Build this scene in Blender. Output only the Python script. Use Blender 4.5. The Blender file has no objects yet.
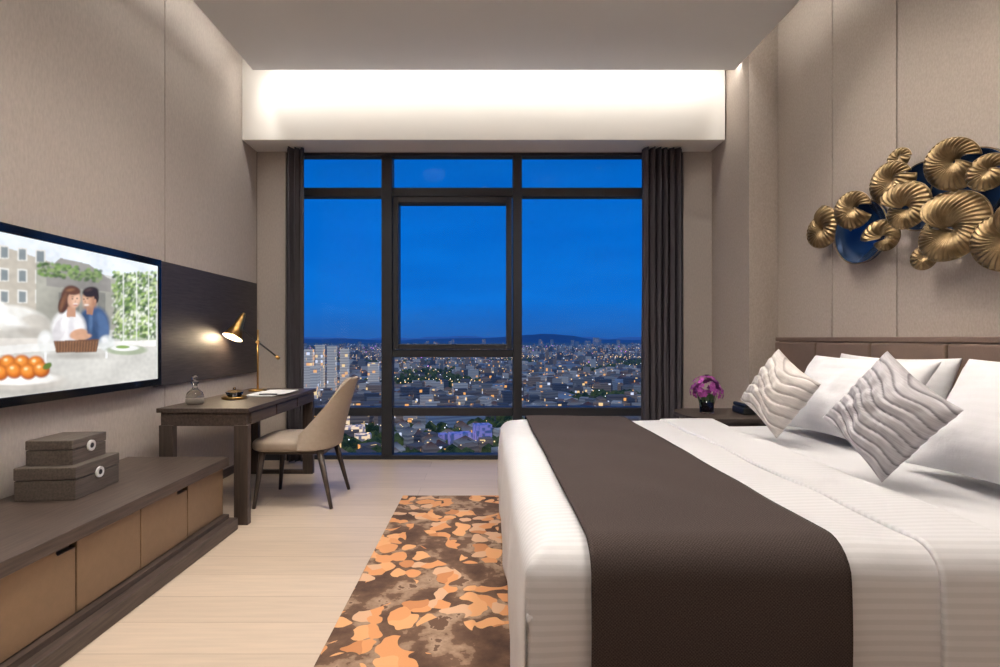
import bpy, bmesh, math, random
import numpy as np
from mathutils import Vector, Matrix, noise as mnoise
random.seed(4); rng=np.random.default_rng(7)
S=bpy.context.scene
F=520.0
# ------------------------------------------------------------------ materials
def nm(name):
    m=bpy.data.materials.new(name); m.use_nodes=True
    nt=m.node_tree; b=nt.nodes["Principled BSDF"]
    return m,nt,b
def N(nt,t,**k):
    n=nt.nodes.new(t)
    for a,v in k.items():
        if a in n.inputs: n.inputs[a].default_value=v
        else: setattr(n,a,v)
    return n
def ramp(nt,stops,interp='LINEAR'):
    r=nt.nodes.new('ShaderNodeValToRGB'); r.color_ramp.interpolation=interp
    e=r.color_ramp.elements
    while len(e)<len(stops): e.new(0.5)
    for i,(p,c) in enumerate(stops):
        e[i].position=p; e[i].color=(*c,1) if len(c)==3 else c
    return r
def rgb(r,g,b):
    f=lambda c:(c/255/12.92 if c/255<=.04045 else ((c/255+.055)/1.055)**2.4)
    return (f(r),f(g),f(b))
def simple(name,col,rough=.5,metal=0,var=.06,scale=8,stretch=(1,1,1),bump=0,bscale=None,spec=None,coat=0):
    m,nt,b=nm(name)
    tc=N(nt,'ShaderNodeTexCoord'); mp=N(nt,'ShaderNodeMapping'); mp.inputs['Scale'].default_value=stretch
    nt.links.new(tc.outputs['Object'],mp.inputs[0])
    no=N(nt,'ShaderNodeTexNoise',Scale=scale,Detail=5.0)
    nt.links.new(mp.outputs[0],no.inputs['Vector'])
    r=ramp(nt,[(.3,tuple(c*(1-var) for c in col)),(.7,tuple(min(1,c*(1+var)) for c in col))])
    nt.links.new(no.outputs['Fac'],r.inputs[0]); nt.links.new(r.outputs[0],b.inputs['Base Color'])
    b.inputs['Roughness'].default_value=rough; b.inputs['Metallic'].default_value=metal
    if spec is not None: b.inputs['Specular IOR Level'].default_value=spec
    if coat: b.inputs['Coat Weight'].default_value=coat
    if bump:
        n2=N(nt,'ShaderNodeTexNoise',Scale=bscale or scale*4,Detail=3.0)
        nt.links.new(mp.outputs[0],n2.inputs['Vector'])
        bp=N(nt,'ShaderNodeBump',Strength=bump,Distance=.01)
        nt.links.new(n2.outputs['Fac'],bp.inputs['Height']); nt.links.new(bp.outputs[0],b.inputs['Normal'])
    return m
def emis(name,col,st):
    m,nt,b=nm(name); b.inputs['Base Color'].default_value=(*col,1)
    b.inputs['Emission Color'].default_value=(*col,1); b.inputs['Emission Strength'].default_value=st
    return m
M_wall=simple('wall_fabric',rgb(178,168,160),.9,var=.07,scale=90,stretch=(1,1,.35),bump=.1,bscale=350)
M_wallr=simple('wall_fabric_right',rgb(176,164,153),.9,var=.09,scale=110,stretch=(1,1,.5),bump=.12,bscale=350)
M_gap=simple('gap_dark',rgb(50,43,38),.8)
M_white=simple('white_paint',rgb(232,228,222),.8,var=.01,scale=3)
M_ceil=simple('ceiling_paint',rgb(230,230,230),.85,var=.01,scale=2)
M_frame=simple('window_metal',rgb(44,46,52),.45,metal=.2,var=.05)
M_blackg=simple('tv_gloss',(.006,.006,.007),.12,var=0)
M_brass=simple('brass',rgb(176,140,84),.28,metal=1,var=.12,scale=12)
M_gold=simple('antique_gold',rgb(134,114,84),.36,metal=1,var=.45,scale=14)
M_navy=simple('navy_mirror',rgb(34,58,92),.2,metal=.5,var=.3,scale=3)
M_black=simple('black_metal',(.012,.012,.013),.4)
M_leather=simple('bronze_leather',rgb(132,108,84),.4,metal=.3,var=.05,scale=30,bump=.05,bscale=200)
M_head=simple('headboard_leather',rgb(118,98,84),.5,var=.06,scale=12,bump=.12,bscale=160)
M_cream=simple('chair_upholstery',rgb(160,145,130),.7,var=.05,scale=40,bump=.15,bscale=250)
M_curt=simple('curtain_cloth',rgb(74,70,76),.95,var=.1,scale=60,stretch=(1,1,.1),bump=.1)
M_paper=simple('paper',rgb(225,225,225),.7,var=.02)
def wood(name,c1,c2,axis,rough=.45,scale=5):
    m,nt,b=nm(name)
    tc=N(nt,'ShaderNodeTexCoord'); mp=N(nt,'ShaderNodeMapping')
    s=[14,14,14]; s[axis]=.8; mp.inputs['Scale'].default_value=s
    nt.links.new(tc.outputs['Object'],mp.inputs[0])
    no=N(nt,'ShaderNodeTexNoise',Scale=scale,Detail=8.0,Roughness=.65)
    nt.links.new(mp.outputs[0],no.inputs['Vector'])
    r=ramp(nt,[(.3,c1),(.7,c2)]); nt.links.new(no.outputs['Fac'],r.inputs[0])
    nt.links.new(r.outputs[0],b.inputs['Base Color'])
    bp=N(nt,'ShaderNodeBump',Strength=.15,Distance=.004)
    nt.links.new(no.outputs['Fac'],bp.inputs['Height']); nt.links.new(bp.outputs[0],b.inputs['Normal'])
    b.inputs['Roughness'].default_value=rough
    return m
M_woody=wood('dark_oak_y',rgb(50,41,37),rgb(90,76,68),1)
M_woodx=wood('dark_oak_x',rgb(50,42,38),rgb(80,68,61),0)
M_woodz=wood('dark_oak_z',rgb(50,42,38),rgb(78,66,59),2)
M_wpanel=wood('panel_oak',rgb(42,36,36),rgb(72,64,62),1,.5,9)
M_box=wood('box_wood',rgb(70,62,56),rgb(106,96,88),1,.5,7)
def floor_mat():
    m,nt,b=nm('floor_planks')
    tc=N(nt,'ShaderNodeTexCoord')
    br=N(nt,'ShaderNodeTexBrick'); br.offset=.37
    br.inputs['Scale'].default_value=1; br.inputs['Brick Width'].default_value=1.7; br.inputs['Row Height'].default_value=.22
    br.inputs['Mortar Size'].default_value=.0018; br.inputs['Mortar Smooth'].default_value=.3
    br.inputs['Color1'].default_value=(*rgb(200,182,163),1); br.inputs['Color2'].default_value=(*rgb(188,170,151),1)
    br.inputs['Mortar'].default_value=(*rgb(160,141,122),1)
    nt.links.new(tc.outputs['Object'],br.inputs['Vector'])
    mp=N(nt,'ShaderNodeMapping'); mp.inputs['Scale'].default_value=(1.2,16,1)
    nt.links.new(tc.outputs['Object'],mp.inputs[0])
    no=N(nt,'ShaderNodeTexNoise',Scale=3.0,Detail=8.0); nt.links.new(mp.outputs[0],no.inputs['Vector'])
    r=ramp(nt,[(.3,(.91,.91,.91)),(.7,(1.04,1.03,1.02))]); nt.links.new(no.outputs['Fac'],r.inputs[0])
    mx=N(nt,'ShaderNodeMix',data_type='RGBA',blend_type='MULTIPLY'); mx.inputs[0].default_value=1
    nt.links.new(br.outputs['Color'],mx.inputs[6]); nt.links.new(r.outputs[0],mx.inputs[7])
    nt.links.new(mx.outputs[2],b.inputs['Base Color'])
    b.inputs['Roughness'].default_value=.36
    return m
M_floor=floor_mat()
def rug_mat():
    m,nt,b=nm('rug_floral')
    L=nt.links.new
    tc=N(nt,'ShaderNodeTexCoord')
    dn=N(nt,'ShaderNodeTexNoise',Scale=6.0,Detail=1.8); L(tc.outputs['Object'],dn.inputs['Vector'])
    va=N(nt,'ShaderNodeVectorMath',operation='MULTIPLY_ADD'); va.inputs[1].default_value=(.20,.20,0)
    L(dn.outputs['Color'],va.inputs[0]); L(tc.outputs['Object'],va.inputs[2])
    vo=N(nt,'ShaderNodeTexVoronoi',Scale=10.5,Randomness=.9); vo.feature='SMOOTH_F1'; vo.voronoi_dimensions='2D'; vo.inputs['Smoothness'].default_value=.35
    L(va.outputs[0],vo.inputs['Vector'])
    vb=N(nt,'ShaderNodeTexVoronoi',Scale=10.5,Randomness=.9); vb.voronoi_dimensions='2D'; L(va.outputs[0],vb.inputs['Vector'])
    inp=N(nt,'ShaderNodeMath',operation='LESS_THAN'); inp.inputs[1].default_value=.47; L(vo.outputs['Distance'],inp.inputs[0])
    cl=N(nt,'ShaderNodeTexNoise',Scale=3.0,Detail=1.0); L(tc.outputs['Object'],cl.inputs['Vector'])
    sx=N(nt,'ShaderNodeSeparateXYZ'); L(tc.outputs['Object'],sx.inputs[0])
    g=N(nt,'ShaderNodeMath',operation='MULTIPLY_ADD'); g.inputs[1].default_value=.035; L(sx.outputs['Y'],g.inputs[0]); L(cl.outputs['Fac'],g.inputs[2])
    msk=N(nt,'ShaderNodeMath',operation='GREATER_THAN'); msk.inputs[1].default_value=.50; L(g.outputs[0],msk.inputs[0])
    mm=N(nt,'ShaderNodeMath',operation='MULTIPLY'); L(inp.outputs[0],mm.inputs[0]); L(msk.outputs[0],mm.inputs[1])
    sc=N(nt,'ShaderNodeSeparateColor'); L(vb.outputs['Color'],sc.inputs[0])
    pr=ramp(nt,[(0,rgb(204,142,94)),(.45,rgb(212,156,108)),(.7,rgb(200,160,128)),(.9,rgb(184,124,80))],'CONSTANT'); L(sc.outputs[0],pr.inputs[0])
    dn2=N(nt,'ShaderNodeTexNoise',Scale=4.2,Detail=5.0,Roughness=.6); L(tc.outputs['Object'],dn2.inputs['Vector'])
    br=ramp(nt,[(.30,rgb(58,40,31)),(.44,rgb(86,62,48)),(.52,rgb(106,80,62)),(.525,rgb(128,102,82)),(.60,rgb(160,134,112)),(.605,rgb(98,72,56))]); L(dn2.outputs['Fac'],br.inputs[0])
    mx=N(nt,'ShaderNodeMix',data_type='RGBA'); L(mm.outputs[0],mx.inputs[0]); L(br.outputs[0],mx.inputs[6]); L(pr.outputs[0],mx.inputs[7])
    L(mx.outputs[2],b.inputs['Base Color']); b.inputs['Roughness'].default_value=.95
    fn=N(nt,'ShaderNodeTexNoise',Scale=300.0); L(tc.outputs['Object'],fn.inputs['Vector'])
    ad=N(nt,'ShaderNodeMath',operation='MULTIPLY_ADD'); ad.inputs[1].default_value=1.5; L(mm.outputs[0],ad.inputs[0]); L(fn.outputs['Fac'],ad.inputs[2])
    bp=N(nt,'ShaderNodeBump',Strength=.5,Distance=.004); L(ad.outputs[0],bp.inputs['Height']); L(bp.outputs[0],b.inputs['Normal'])
    return m
M_rug=rug_mat()
def linen(name,col,freq,amp=.12,bump=.2):
    m,nt,b=nm(name); L=nt.links.new
    uv=N(nt,'ShaderNodeUVMap'); sx=N(nt,'ShaderNodeSeparateXYZ'); L(uv.outputs[0],sx.inputs[0])
    mu=N(nt,'ShaderNodeMath',operation='MULTIPLY'); mu.inputs[1].default_value=freq; L(sx.outputs['Y'],mu.inputs[0])
    fr=N(nt,'ShaderNodeMath',operation='FRACT'); L(mu.outputs[0],fr.inputs[0])
    r=ramp(nt,[(0,tuple(c*(1-amp) for c in col)),(.42,tuple(c*(1-amp) for c in col)),(.5,col),(.92,col),(1,tuple(c*(1-amp) for c in col))]); L(fr.outputs[0],r.inputs[0])
    L(r.outputs[0],b.inputs['Base Color'])
    rr=ramp(nt,[(0,(.55,.55,.55)),(.45,(.55,.55,.55)),(.5,(.7,.7,.7))]); L(fr.outputs[0],rr.inputs[0]); L(rr.outputs[0],b.inputs['Roughness'])
    no=N(nt,'ShaderNodeTexNoise',Scale=9.0,Detail=4.0); tc=N(nt,'ShaderNodeTexCoord'); L(tc.outputs['Object'],no.inputs['Vector'])
    bp=N(nt,'ShaderNodeBump',Strength=bump,Distance=.02); L(no.outputs['Fac'],bp.inputs['Height']); L(bp.outputs[0],b.inputs['Normal'])
    b.inputs['Sheen Weight'].default_value=.15
    return m
M_linen=linen('white_satin_stripe',rgb(206,205,207),38,.10)
M_sheet=linen('white_sheet',rgb(208,207,209),38,.03)
M_pil=linen('pillowcase_white',rgb(220,219,221),30,.03,.3)
def weave():
    m,nt,b=nm('runner_weave'); L=nt.links.new
    uv=N(nt,'ShaderNodeUVMap')
    w1=N(nt,'ShaderNodeTexChecker',Scale=240.0); L(uv.outputs[0],w1.inputs['Vector'])
    no=N(nt,'ShaderNodeTexNoise',Scale=300.0,Detail=2.0); L(uv.outputs[0],no.inputs['Vector'])
    ad=N(nt,'ShaderNodeMath',operation='MULTIPLY_ADD'); ad.inputs[1].default_value=.25; L(w1.outputs['Fac'],ad.inputs[0]); L(no.outputs['Fac'],ad.inputs[2])
    r=ramp(nt,[(.35,rgb(46,39,37)),(.95,rgb(80,70,67))]); L(ad.outputs[0],r.inputs[0]); L(r.outputs[0],b.inputs['Base Color'])
    bp=N(nt,'ShaderNodeBump',Strength=.15,Distance=.002); L(ad.outputs[0],bp.inputs['Height']); L(bp.outputs[0],b.inputs['Normal'])
    b.inputs['Roughness'].default_value=.95; b.inputs['Specular IOR Level'].default_value=.2
    return m
M_runner=weave()
def deco(name,c1,c2):
    m,nt,b=nm(name); L=nt.links.new
    a=N(nt,'ShaderNodeAttribute'); a.attribute_name='pleat'
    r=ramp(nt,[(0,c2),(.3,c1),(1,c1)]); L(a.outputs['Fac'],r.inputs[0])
    uv=N(nt,'ShaderNodeUVMap'); mp=N(nt,'ShaderNodeMapping'); mp.inputs['Scale'].default_value=(20,260,1); L(uv.outputs[0],mp.inputs[0])
    no=N(nt,'ShaderNodeTexNoise',Scale=1.0,Detail=2.0); L(mp.outputs[0],no.inputs['Vector'])
    r2=ramp(nt,[(.35,(.86,.86,.86)),(.65,(1.04,1.04,1.04))]); L(no.outputs['Fac'],r2.inputs[0])
    mx=N(nt,'ShaderNodeMix',data_type='RGBA',blend_type='MULTIPLY'); mx.inputs[0].default_value=1
    L(r.outputs[0],mx.inputs[6]); L(r2.outputs[0],mx.inputs[7]); L(mx.outputs[2],b.inputs['Base Color'])
    b.inputs['Roughness'].default_value=.6
    return m
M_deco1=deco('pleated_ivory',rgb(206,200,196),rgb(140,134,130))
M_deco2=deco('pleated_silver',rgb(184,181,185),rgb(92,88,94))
def glass(name,col=(1,1,1),rough=0.02):
    m,nt,b=nm(name); b.inputs['Base Color'].default_value=(*col,1); b.inputs['Transmission Weight'].default_value=1
    b.inputs['Roughness'].default_value=rough; b.inputs['IOR'].default_value=1.45
    return m
M_glass=glass('clear_glass')
def pane():
    m,nt,b=nm('window_pane_glass'); nt.nodes.remove(b)
    t=N(nt,'ShaderNodeBsdfTransparent'); g=N(nt,'ShaderNodeBsdfGlossy',Roughness=.02)
    mx=N(nt,'ShaderNodeMixShader'); mx.inputs[0].default_value=.004
    nt.links.new(t.outputs[0],mx.inputs[1]); nt.links.new(g.outputs[0],mx.inputs[2])
    nt.links.new(mx.outputs[0],nt.nodes['Material Output'].inputs[0]); return m
M_pane=pane()

# ------------------------------------------------------------------ geometry helpers
def link(o,parent=None):
    S.collection.objects.link(o)
    if parent is not None: o.parent=parent
    return o
def empty(name,loc=(0,0,0)):
    e=bpy.data.objects.new(name,None); e.location=loc; e.empty_display_size=.1; S.collection.objects.link(e)
    return e
def meshobj(name,verts,faces,mat,parent=None,smooth=False,uvs=None,center=True):
    vs=np.array(verts,dtype=float)
    c=(vs.max(0)+vs.min(0))/2 if center else np.zeros(3)
    me=bpy.data.meshes.new(name); me.from_pydata((vs-c).tolist(),[],faces); me.materials.append(mat)
    if uvs is not None:
        ul=me.uv_layers.new(name='UVMap')
        li=np.empty(len(me.loops),dtype=np.int32); me.loops.foreach_get('vertex_index',li)
        ul.data.foreach_set('uv',np.array(uvs,dtype=float)[li].ravel())
    if smooth:
        for p in me.polygons: p.use_smooth=True
    me.update()
    o=bpy.data.objects.new(name,me)
    pl=parent.location if parent is not None else Vector((0,0,0))
    o.location=Vector(c)-pl
    return link(o,parent)
def box(name,x0,x1,y0,y1,z0,z1,mat,parent=None,bev=0,seg=2):
    v=[(x,y,z) for x in (x0,x1) for y in (y0,y1) for z in (z0,z1)]
    f=[(0,1,3,2),(4,6,7,5),(0,4,5,1),(2,3,7,6),(0,2,6,4),(1,5,7,3)]
    o=meshobj(name,v,f,mat,parent)
    if bev:
        m=o.modifiers.new('bevel','BEVEL'); m.width=bev; m.segments=seg; m.limit_method='ANGLE'
    return o
def tube(name,pts,rad,mat,parent=None,n=12,caps=True):
    pts=[Vector(p) for p in pts]; rr=rad if hasattr(rad,'__len__') else [rad]*len(pts)
    vs=[];fs=[]
    up=None
    for i,p in enumerate(pts):
        d=(pts[min(i+1,len(pts)-1)]-pts[max(i-1,0)]).normalized()
        if up is None:
            a=Vector((0,0,1)) if abs(d.z)<.9 else Vector((1,0,0)); u=d.cross(a).normalized()
        else: u=(up-d*up.dot(d)).normalized()
        up=u; w=d.cross(u)
        for k in range(n):
            t=2*math.pi*k/n; vs.append(p+(u*math.cos(t)+w*math.sin(t))*rr[i])
    for i in range(len(pts)-1):
        for k in range(n): fs.append((i*n+k,i*n+(k+1)%n,(i+1)*n+(k+1)%n,(i+1)*n+k))
    if caps: fs.append(tuple(range(n))[::-1]); fs.append(tuple((len(pts)-1)*n+k for k in range(n)))
    return meshobj(name,[tuple(v) for v in vs],fs,mat,parent,smooth=True)
def lathe(name,cx,cy,prof,mat,parent=None,n=32,smooth=True):
    vs=[];fs=[]
    for r,z in prof:
        for k in range(n):
            t=2*math.pi*k/n; vs.append((cx+r*math.cos(t),cy+r*math.sin(t),z))
    for i in range(len(prof)-1):
        for k in range(n): fs.append((i*n+k,i*n+(k+1)%n,(i+1)*n+(k+1)%n,(i+1)*n+k))
    return meshobj(name,vs,fs,mat,parent,smooth=smooth)
def grid(name,nu,nv,fn,mat,parent=None,smooth=True,uvf=None):
    vs=[];uv=[];fs=[]
    for j in range(nv+1):
        for i in range(nu+1):
            u=i/nu;v=j/nv; vs.append(fn(u,v)); uv.append(uvf(u,v) if uvf else (u,v))
    for j in range(nv):
        for i in range(nu):
            a=j*(nu+1)+i; fs.append((a,a+1,a+nu+2,a+nu+1))
    return meshobj(name,vs,fs,mat,parent,smooth,uv)

# ------------------------------------------------------------------ room shell
YW=5.11; CZ=3.52; CY=4.50; CXL=-2.008; CXR=2.163
box('floor',-2.44,2.67,-1.8,5.31,-.12,0,M_floor)
wl=box('wall_left',-2.44,-2.255,-1.6,5.31,0,4.0,M_gap)
for i,(a,b_) in enumerate([(-1.6,-.3),(-.3,1.65),(1.65,3.64),(3.64,5.11)]):
    box('panel_%d'%i,-2.255,-2.24,a+.005,b_-.005,0.0,4.0,M_wall,wl,bev=.003)
wr=box('wall_right',2.485,2.67,-1.6,4.39,0,4.0,M_gap)
for i,(a,b_) in enumerate([(-1.6,-.1),(-.1,.55),(.55,1.2),(1.2,1.85),(1.85,2.49),(2.49,3.12),(3.12,3.70),(3.70,4.39)]):
    box('panel_%d'%i,2.47,2.485,a+.004,b_-.004,0,4.0,M_wallr,wr,bev=.003)
box('wall_right_pier',2.23,2.67,4.39,5.31,0,4.0,M_wallr)
ww=box('wall_window',-2.24,-1.96,YW,5.31,0,4.0,M_wall)
box('side',1.95,2.23,YW,5.31,0,4.0,M_wall,ww); box('head',-1.96,1.95,YW,5.31,3.03,4.0,M_wall,ww)
box('wall_back',-2.44,2.67,-1.8,-1.6,0,4.0,M_wall)
box('ceiling_beam',-2.24,2.215,4.80,YW,3.03,4.0,M_white)
box('ceiling',CXL,CXR,-1.45,CY,CZ,CZ+.08,M_ceil)
box('ceiling_upper',-2.44,2.67,-1.8,5.31,4.0,4.1,M_white)
box('baseboard_window',-2.24,-1.96,YW-.012,YW,0,.07,M_frame)
box('baseboard_left',-2.24,-2.228,3.27,YW-.012,0,.07,M_woody)

# window
w=empty('window_1',(0,5.19,1.5))
y0,y1=5.13,5.25
def fr(n,a,b_,c,d,dy=0): box(n,a,b_,y0-dy,y1,c,d,M_frame,w,bev=.006)
fr('jamb_left',-1.96,-1.90,0,3.03); fr('jamb_right',1.89,1.95,0,3.03)
fr('head',-1.9,1.89,3.0,3.03); fr('sill',-1.9,1.89,0,.045)
fr('mullion_left',-1.02,-.914,.045,3.0,.015); fr('mullion_right',.275,.364,.045,3.0,.015)
for n_,a,b_ in (('l',-1.9,-1.02),('m',-.914,.275),('r',.364,1.89)):
    fr('transom_top_'+n_,a,b_,2.60,2.685); fr('transom_low_'+n_,a,b_,.43,.515)
fr('transom_mid',-.914,.275,1.01,1.085)
fr('sash_l',-.905,-.85,1.09,2.59,.02); fr('sash_r',.21,.266,1.09,2.59,.02)
fr('sash_t',-.85,.21,2.53,2.59,.02); fr('sash_b',-.85,.21,1.09,1.14,.02)
box('glazing',-1.9,1.89,5.185,5.190,.045,3.0,M_pane,w)
box('handle',-.33,-.30,5.095,5.11,1.10,1.14,M_frame,w)
def curtain(name,xa,xb,folds,ph):
    H=3.0
    def fn(u,v):
        x=xa+(xb-xa)*u; a=.045*(.75+.25*math.sin(7*v+u*5))
        y=4.985+a*math.sin(2*math.pi*folds*u+ph+.25*math.sin(3*v))+.008*math.sin(2*math.pi*folds*2.3*u)
        x+=.008*math.sin(2*math.pi*folds*u*2+v)
        return (x,y,.02+H*v)
    o=grid(name,int(folds*22),24,fn,M_curt)
    s=o.modifiers.new('s','SOLIDIFY'); s.thickness=.004
    return o
curtain('curtain',-1.90,-1.74,3,0); curtain('curtain',1.51,1.885,6,1)

# ------------------------------------------------------------------ TV wall
box('wood_wall_panel',-2.24,-2.218,3.50,5.06,.87,1.73,M_wpanel,bev=.002)
tv=empty('television',(-2.2,2.75,1.3))
TX=-2.17; ty0,ty1,tz0,tz1=2.02,3.49,.885,1.722
bz=.045
box('back_case',-2.2398,TX-.012,ty0+.01,ty1-.01,tz0+.01,tz1-.01,M_blackg,tv)
box('bezel_top',TX-.012,TX,ty0,ty1,tz1-bz,tz1,M_blackg,tv,bev=.003)
box('bezel_bottom',TX-.012,TX,ty0,ty1,tz0,tz0+bz,M_blackg,tv,bev=.003)
box('bezel_near',TX-.012,TX,ty0,ty0+.03,tz0+bz,tz1-bz,M_blackg,tv,bev=.003)
box('bezel_far',TX-.012,TX,ty1-.03,ty1,tz0+bz,tz1-bz,M_blackg,tv,bev=.003)
NU,NV=500,280
Y=np.linspace(ty0+.03,ty1-.03,NU); Z=np.linspace(tz0+bz,tz1-bz,NV)
YY,ZZ=np.meshgrid(Y,Z)
PX=485-(-TX-.0)*F/YY; PY=338-(ZZ-1.2)*F/YY   # drawing units used while designing the picture
img=np.ones((NV,NU,3))*np.array(rgb(205,205,200))
def put(mask,c,a=1.0):
    global img
    m=np.clip(mask,0,1)[...,None]*a; img=img*(1-m)+np.array(rgb(*c))*m
def ell(cx,cy,rx,ry,rot=0,soft=.25):
    t=math.radians(rot); dx=PX-cx; dy=PY-cy
    a=(dx*math.cos(t)+dy*math.sin(t))/rx; b_=(-dx*math.sin(t)+dy*math.cos(t))/ry
    return np.clip((1-np.sqrt(a*a+b_*b_))/soft+.5,0,1)
def poly(pts):
    ins=np.zeros_like(PX,bool); n=len(pts)
    for i in range(n):
        x1,y1_=pts[i]; x2,y2=pts[(i+1)%n]
        c=((y1_>PY)!=(y2>PY)); xx=(x2-x1)*(PY-y1_)/(y2-y1_+1e-9)+x1
        ins^=c&(PX<xx)
    return ins.astype(float)
put(PY<262+.12*PX,(226,232,238))
put(poly([(-60,225),(52,262),(60,330),(-60,330)]),(190,182,168))
for wx in (-48,-30,-12,6,24,42):
    for wy in (252,275,297):
        o_=.22*(wx)*((300-wy)/90)
        put(poly([(wx-5,wy-8+o_),(wx+5,wy-7+o_),(wx+5,wy+6+o_),(wx-5,wy+6+o_)]),(224,222,216))
        put(poly([(wx-3.5,wy-6+o_),(wx+3.5,wy-5.5+o_),(wx+3.5,wy+5+o_),(wx-3.5,wy+5+o_)]),(132,140,142))
put(poly([(38,262),(118,280),(124,330),(38,330)]),(172,170,158))
put(poly([(48,270),(62,258),(90,264),(112,280),(112,292),(48,286)]),(150,146,140))
for k in range(160):
    cx=random.uniform(40,102); cy=266+random.uniform(-4,9)+.12*(cx-40)
    put(ell(cx,cy,2.0,1.5,soft=.9),random.choice([(96,128,60),(126,156,80),(60,84,40),(150,170,110)]),.8)
for k in range(4):
    put(poly([(60+k*13,292),(68+k*13,293),(68+k*13,312),(60+k*13,312)]),(136,136,128))
put(poly([(116,272),(157,276),(157,340),(122,345)]),(176,186,160))
for k in range(700):
    cx=random.uniform(114,157); cy=random.uniform(272,338)
    put(ell(cx,cy,1.3,1.8,random.uniform(0,90),.9),random.choice([(110,140,66),(150,180,96),(206,220,160),(60,86,38),(90,118,60),(50,72,36),(236,240,226)]),.8)
for k in (124,137,149): put(poly([(k,272),(k+1.6,272),(k+1.6,342),(k,342)]),(226,228,222),.7)
put(ell(-20,330,60,26),(216,211,203)); put(ell(18,322,34,16,10),(232,230,224)); put(ell(-12,312,22,14),(242,240,236)); put(ell(36,326,16,12),(206,200,190))
put(ell(8,318,20,5,25,1),(250,250,248),.7); put(ell(30,332,18,4,10,1),(180,174,166),.6)
put(ell(16,334,40,6,soft=1),(180,174,164),.7)
put(poly([(-80,338),(60,338),(60,352),(-80,356)]),(222,216,208))
put(poly([(-80,352),(30,344),(157,340),(157,400),(-80,430)]),(206,204,198))
put(poly([(-80,352),(30,344),(157,340),(157,346),(30,352),(-80,364)]),(236,234,230))
# soft shadow behind the couple, then man leaning towards her
put(ell(82,312,34,30,soft=1),(110,106,96),.45)
put(ell(95,325,16,19),(62,86,122)); put(ell(103,327,7,15,-12),(80,106,146)); put(ell(85,327,6,14,15),(52,74,108)); put(ell(97,330,3,14,soft=.9),(44,64,98),.6); put(ell(92,322,2,10,soft=1),(96,122,160),.6)
put(poly([(88,304),(96,304),(94,315),(88,314)]),(166,120,94))
put(ell(91,299,7,9.2,-8),(188,142,112)); put(ell(87.5,301,3.4,7,soft=1),(218,176,146),.7); put(ell(96,302,2.6,6,soft=1),(150,106,82),.6)
put(ell(92,292,8.2,5.2,-8),(44,32,27)); put(ell(98,297,2.4,6),(48,35,28)); put(ell(90,290,4,1.6,-15,1),(84,64,54),.7); put(ell(96.6,301,1.2,2),(180,132,104))
put(ell(89,298.6,1.1,.6,soft=.6),(60,40,34)); put(ell(85.4,299.2,.9,.6,soft=.6),(60,40,34)); put(ell(89,296.6,1.8,.5,soft=.8),(70,50,40)); put(ell(86.6,301.6,.6,1.2,soft=1),(170,120,94)); put(ell(88,305,2.4,.8,soft=.6),(236,224,218)); put(ell(88.4,307.4,4,1.6,soft=1),(140,100,80),.5)
# woman
put(ell(70,328,17,18),(232,230,230)); put(ell(61,330,6,13,20),(212,208,210)); put(ell(73,332,3,12,soft=1),(196,192,198),.7); put(ell(66,322,3,9,10,1),(250,250,250),.7); put(ell(80,334,9,5,-15),(200,154,124))
put(poly([(69,305),(77,305),(77,317),(68,317)]),(196,148,120))
put(ell(72,296,9.4,10.5,10),(92,58,38)); put(ell(65,304,5,10,15),(84,52,34)); put(ell(64,303,1.6,8,15,1),(140,98,66),.8); put(ell(67,298,1.3,7,10,1),(124,84,56),.8)
put(ell(75.5,299.5,6.3,8.6,8),(208,162,134)); put(ell(77.5,300,3.6,6,8,1),(232,194,168),.7); put(ell(74,290.6,8,4.4,8),(98,62,40)); put(ell(72,290,4,1.4,-10,1),(156,112,76),.8)
put(ell(74,298.8,1.0,.6,soft=.6),(60,40,34)); put(ell(78.6,298.4,.9,.6,soft=.6),(60,40,34)); put(ell(74,296.8,1.6,.4,soft=.8),(96,66,48)); put(ell(76.8,301.4,.5,1.1,soft=1),(192,142,116)); put(ell(77,304,2.3,.8,soft=.6),(240,226,220)); put(ell(77,305.1,2.2,.5,soft=.8),(176,84,76))
put(ell(84,337,9,3,-10),(204,158,128))
put(poly([(55,341),(101,339),(98,352),(58,353)]),(112,78,54))
for k in range(15): put(poly([(57+k*2.9,341),(57.9+k*2.9,341),(57.9+k*2.8,352),(57+k*2.8,352)]),(150,110,78))
put(ell(78,356,26,3,soft=1),(150,144,136),.6)
put(ell(47,342,8,12),(226,228,226),.6); put(ell(47,338,5,5,soft=1),(250,250,250),.8); put(poly([(46,352),(48,352),(48,363),(46,363)]),(240,240,240)); put(ell(47,364,7,2),(244,244,244))
put(ell(108,343,8,8),(220,226,226),.6); put(ell(106,340,3,3,soft=1),(252,252,252),.8); put(poly([(107,350),(109,350),(109,358),(107,358)]),(236,236,236))
put(ell(128,350,20,5),(166,176,150)); put(ell(126,348,14,3),(238,238,236)); put(ell(124,347,7,1.6),(130,160,80))
put(ell(18,388,60,9,soft=1),(160,154,146),.6); put(ell(18,380,48,10),(196,190,182)); put(ell(16,378,43,7),(242,240,236))
for cx,cy in ((-18,363),(-4,364),(10,363),(24,363),(38,364),(-26,371),(-12,372),(2,373),(16,371),(30,372),(43,370)):
    put(ell(cx,cy,8.4,7.8),(150,72,22)); put(ell(cx-.8,cy-.8,7.2,6.8,soft=.6),(206,112,34)); put(ell(cx-1.5,cy-2,5,4.4,soft=1),(236,150,60)); put(ell(cx-2.4,cy-3.2,1.8,1.4,soft=1),(255,226,170))
put(ell(49,366,5,3,-30),(96,120,50)); put(ell(-6,358,5,2.4,20),(84,112,46))
for _ in range(4):
    p=np.pad(img,((1,1),(1,1),(0,0)),'edge'); img=(p[1:-1,1:-1]*4+p[:-2,1:-1]+p[2:,1:-1]+p[1:-1,:-2]+p[1:-1,2:])/8
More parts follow.
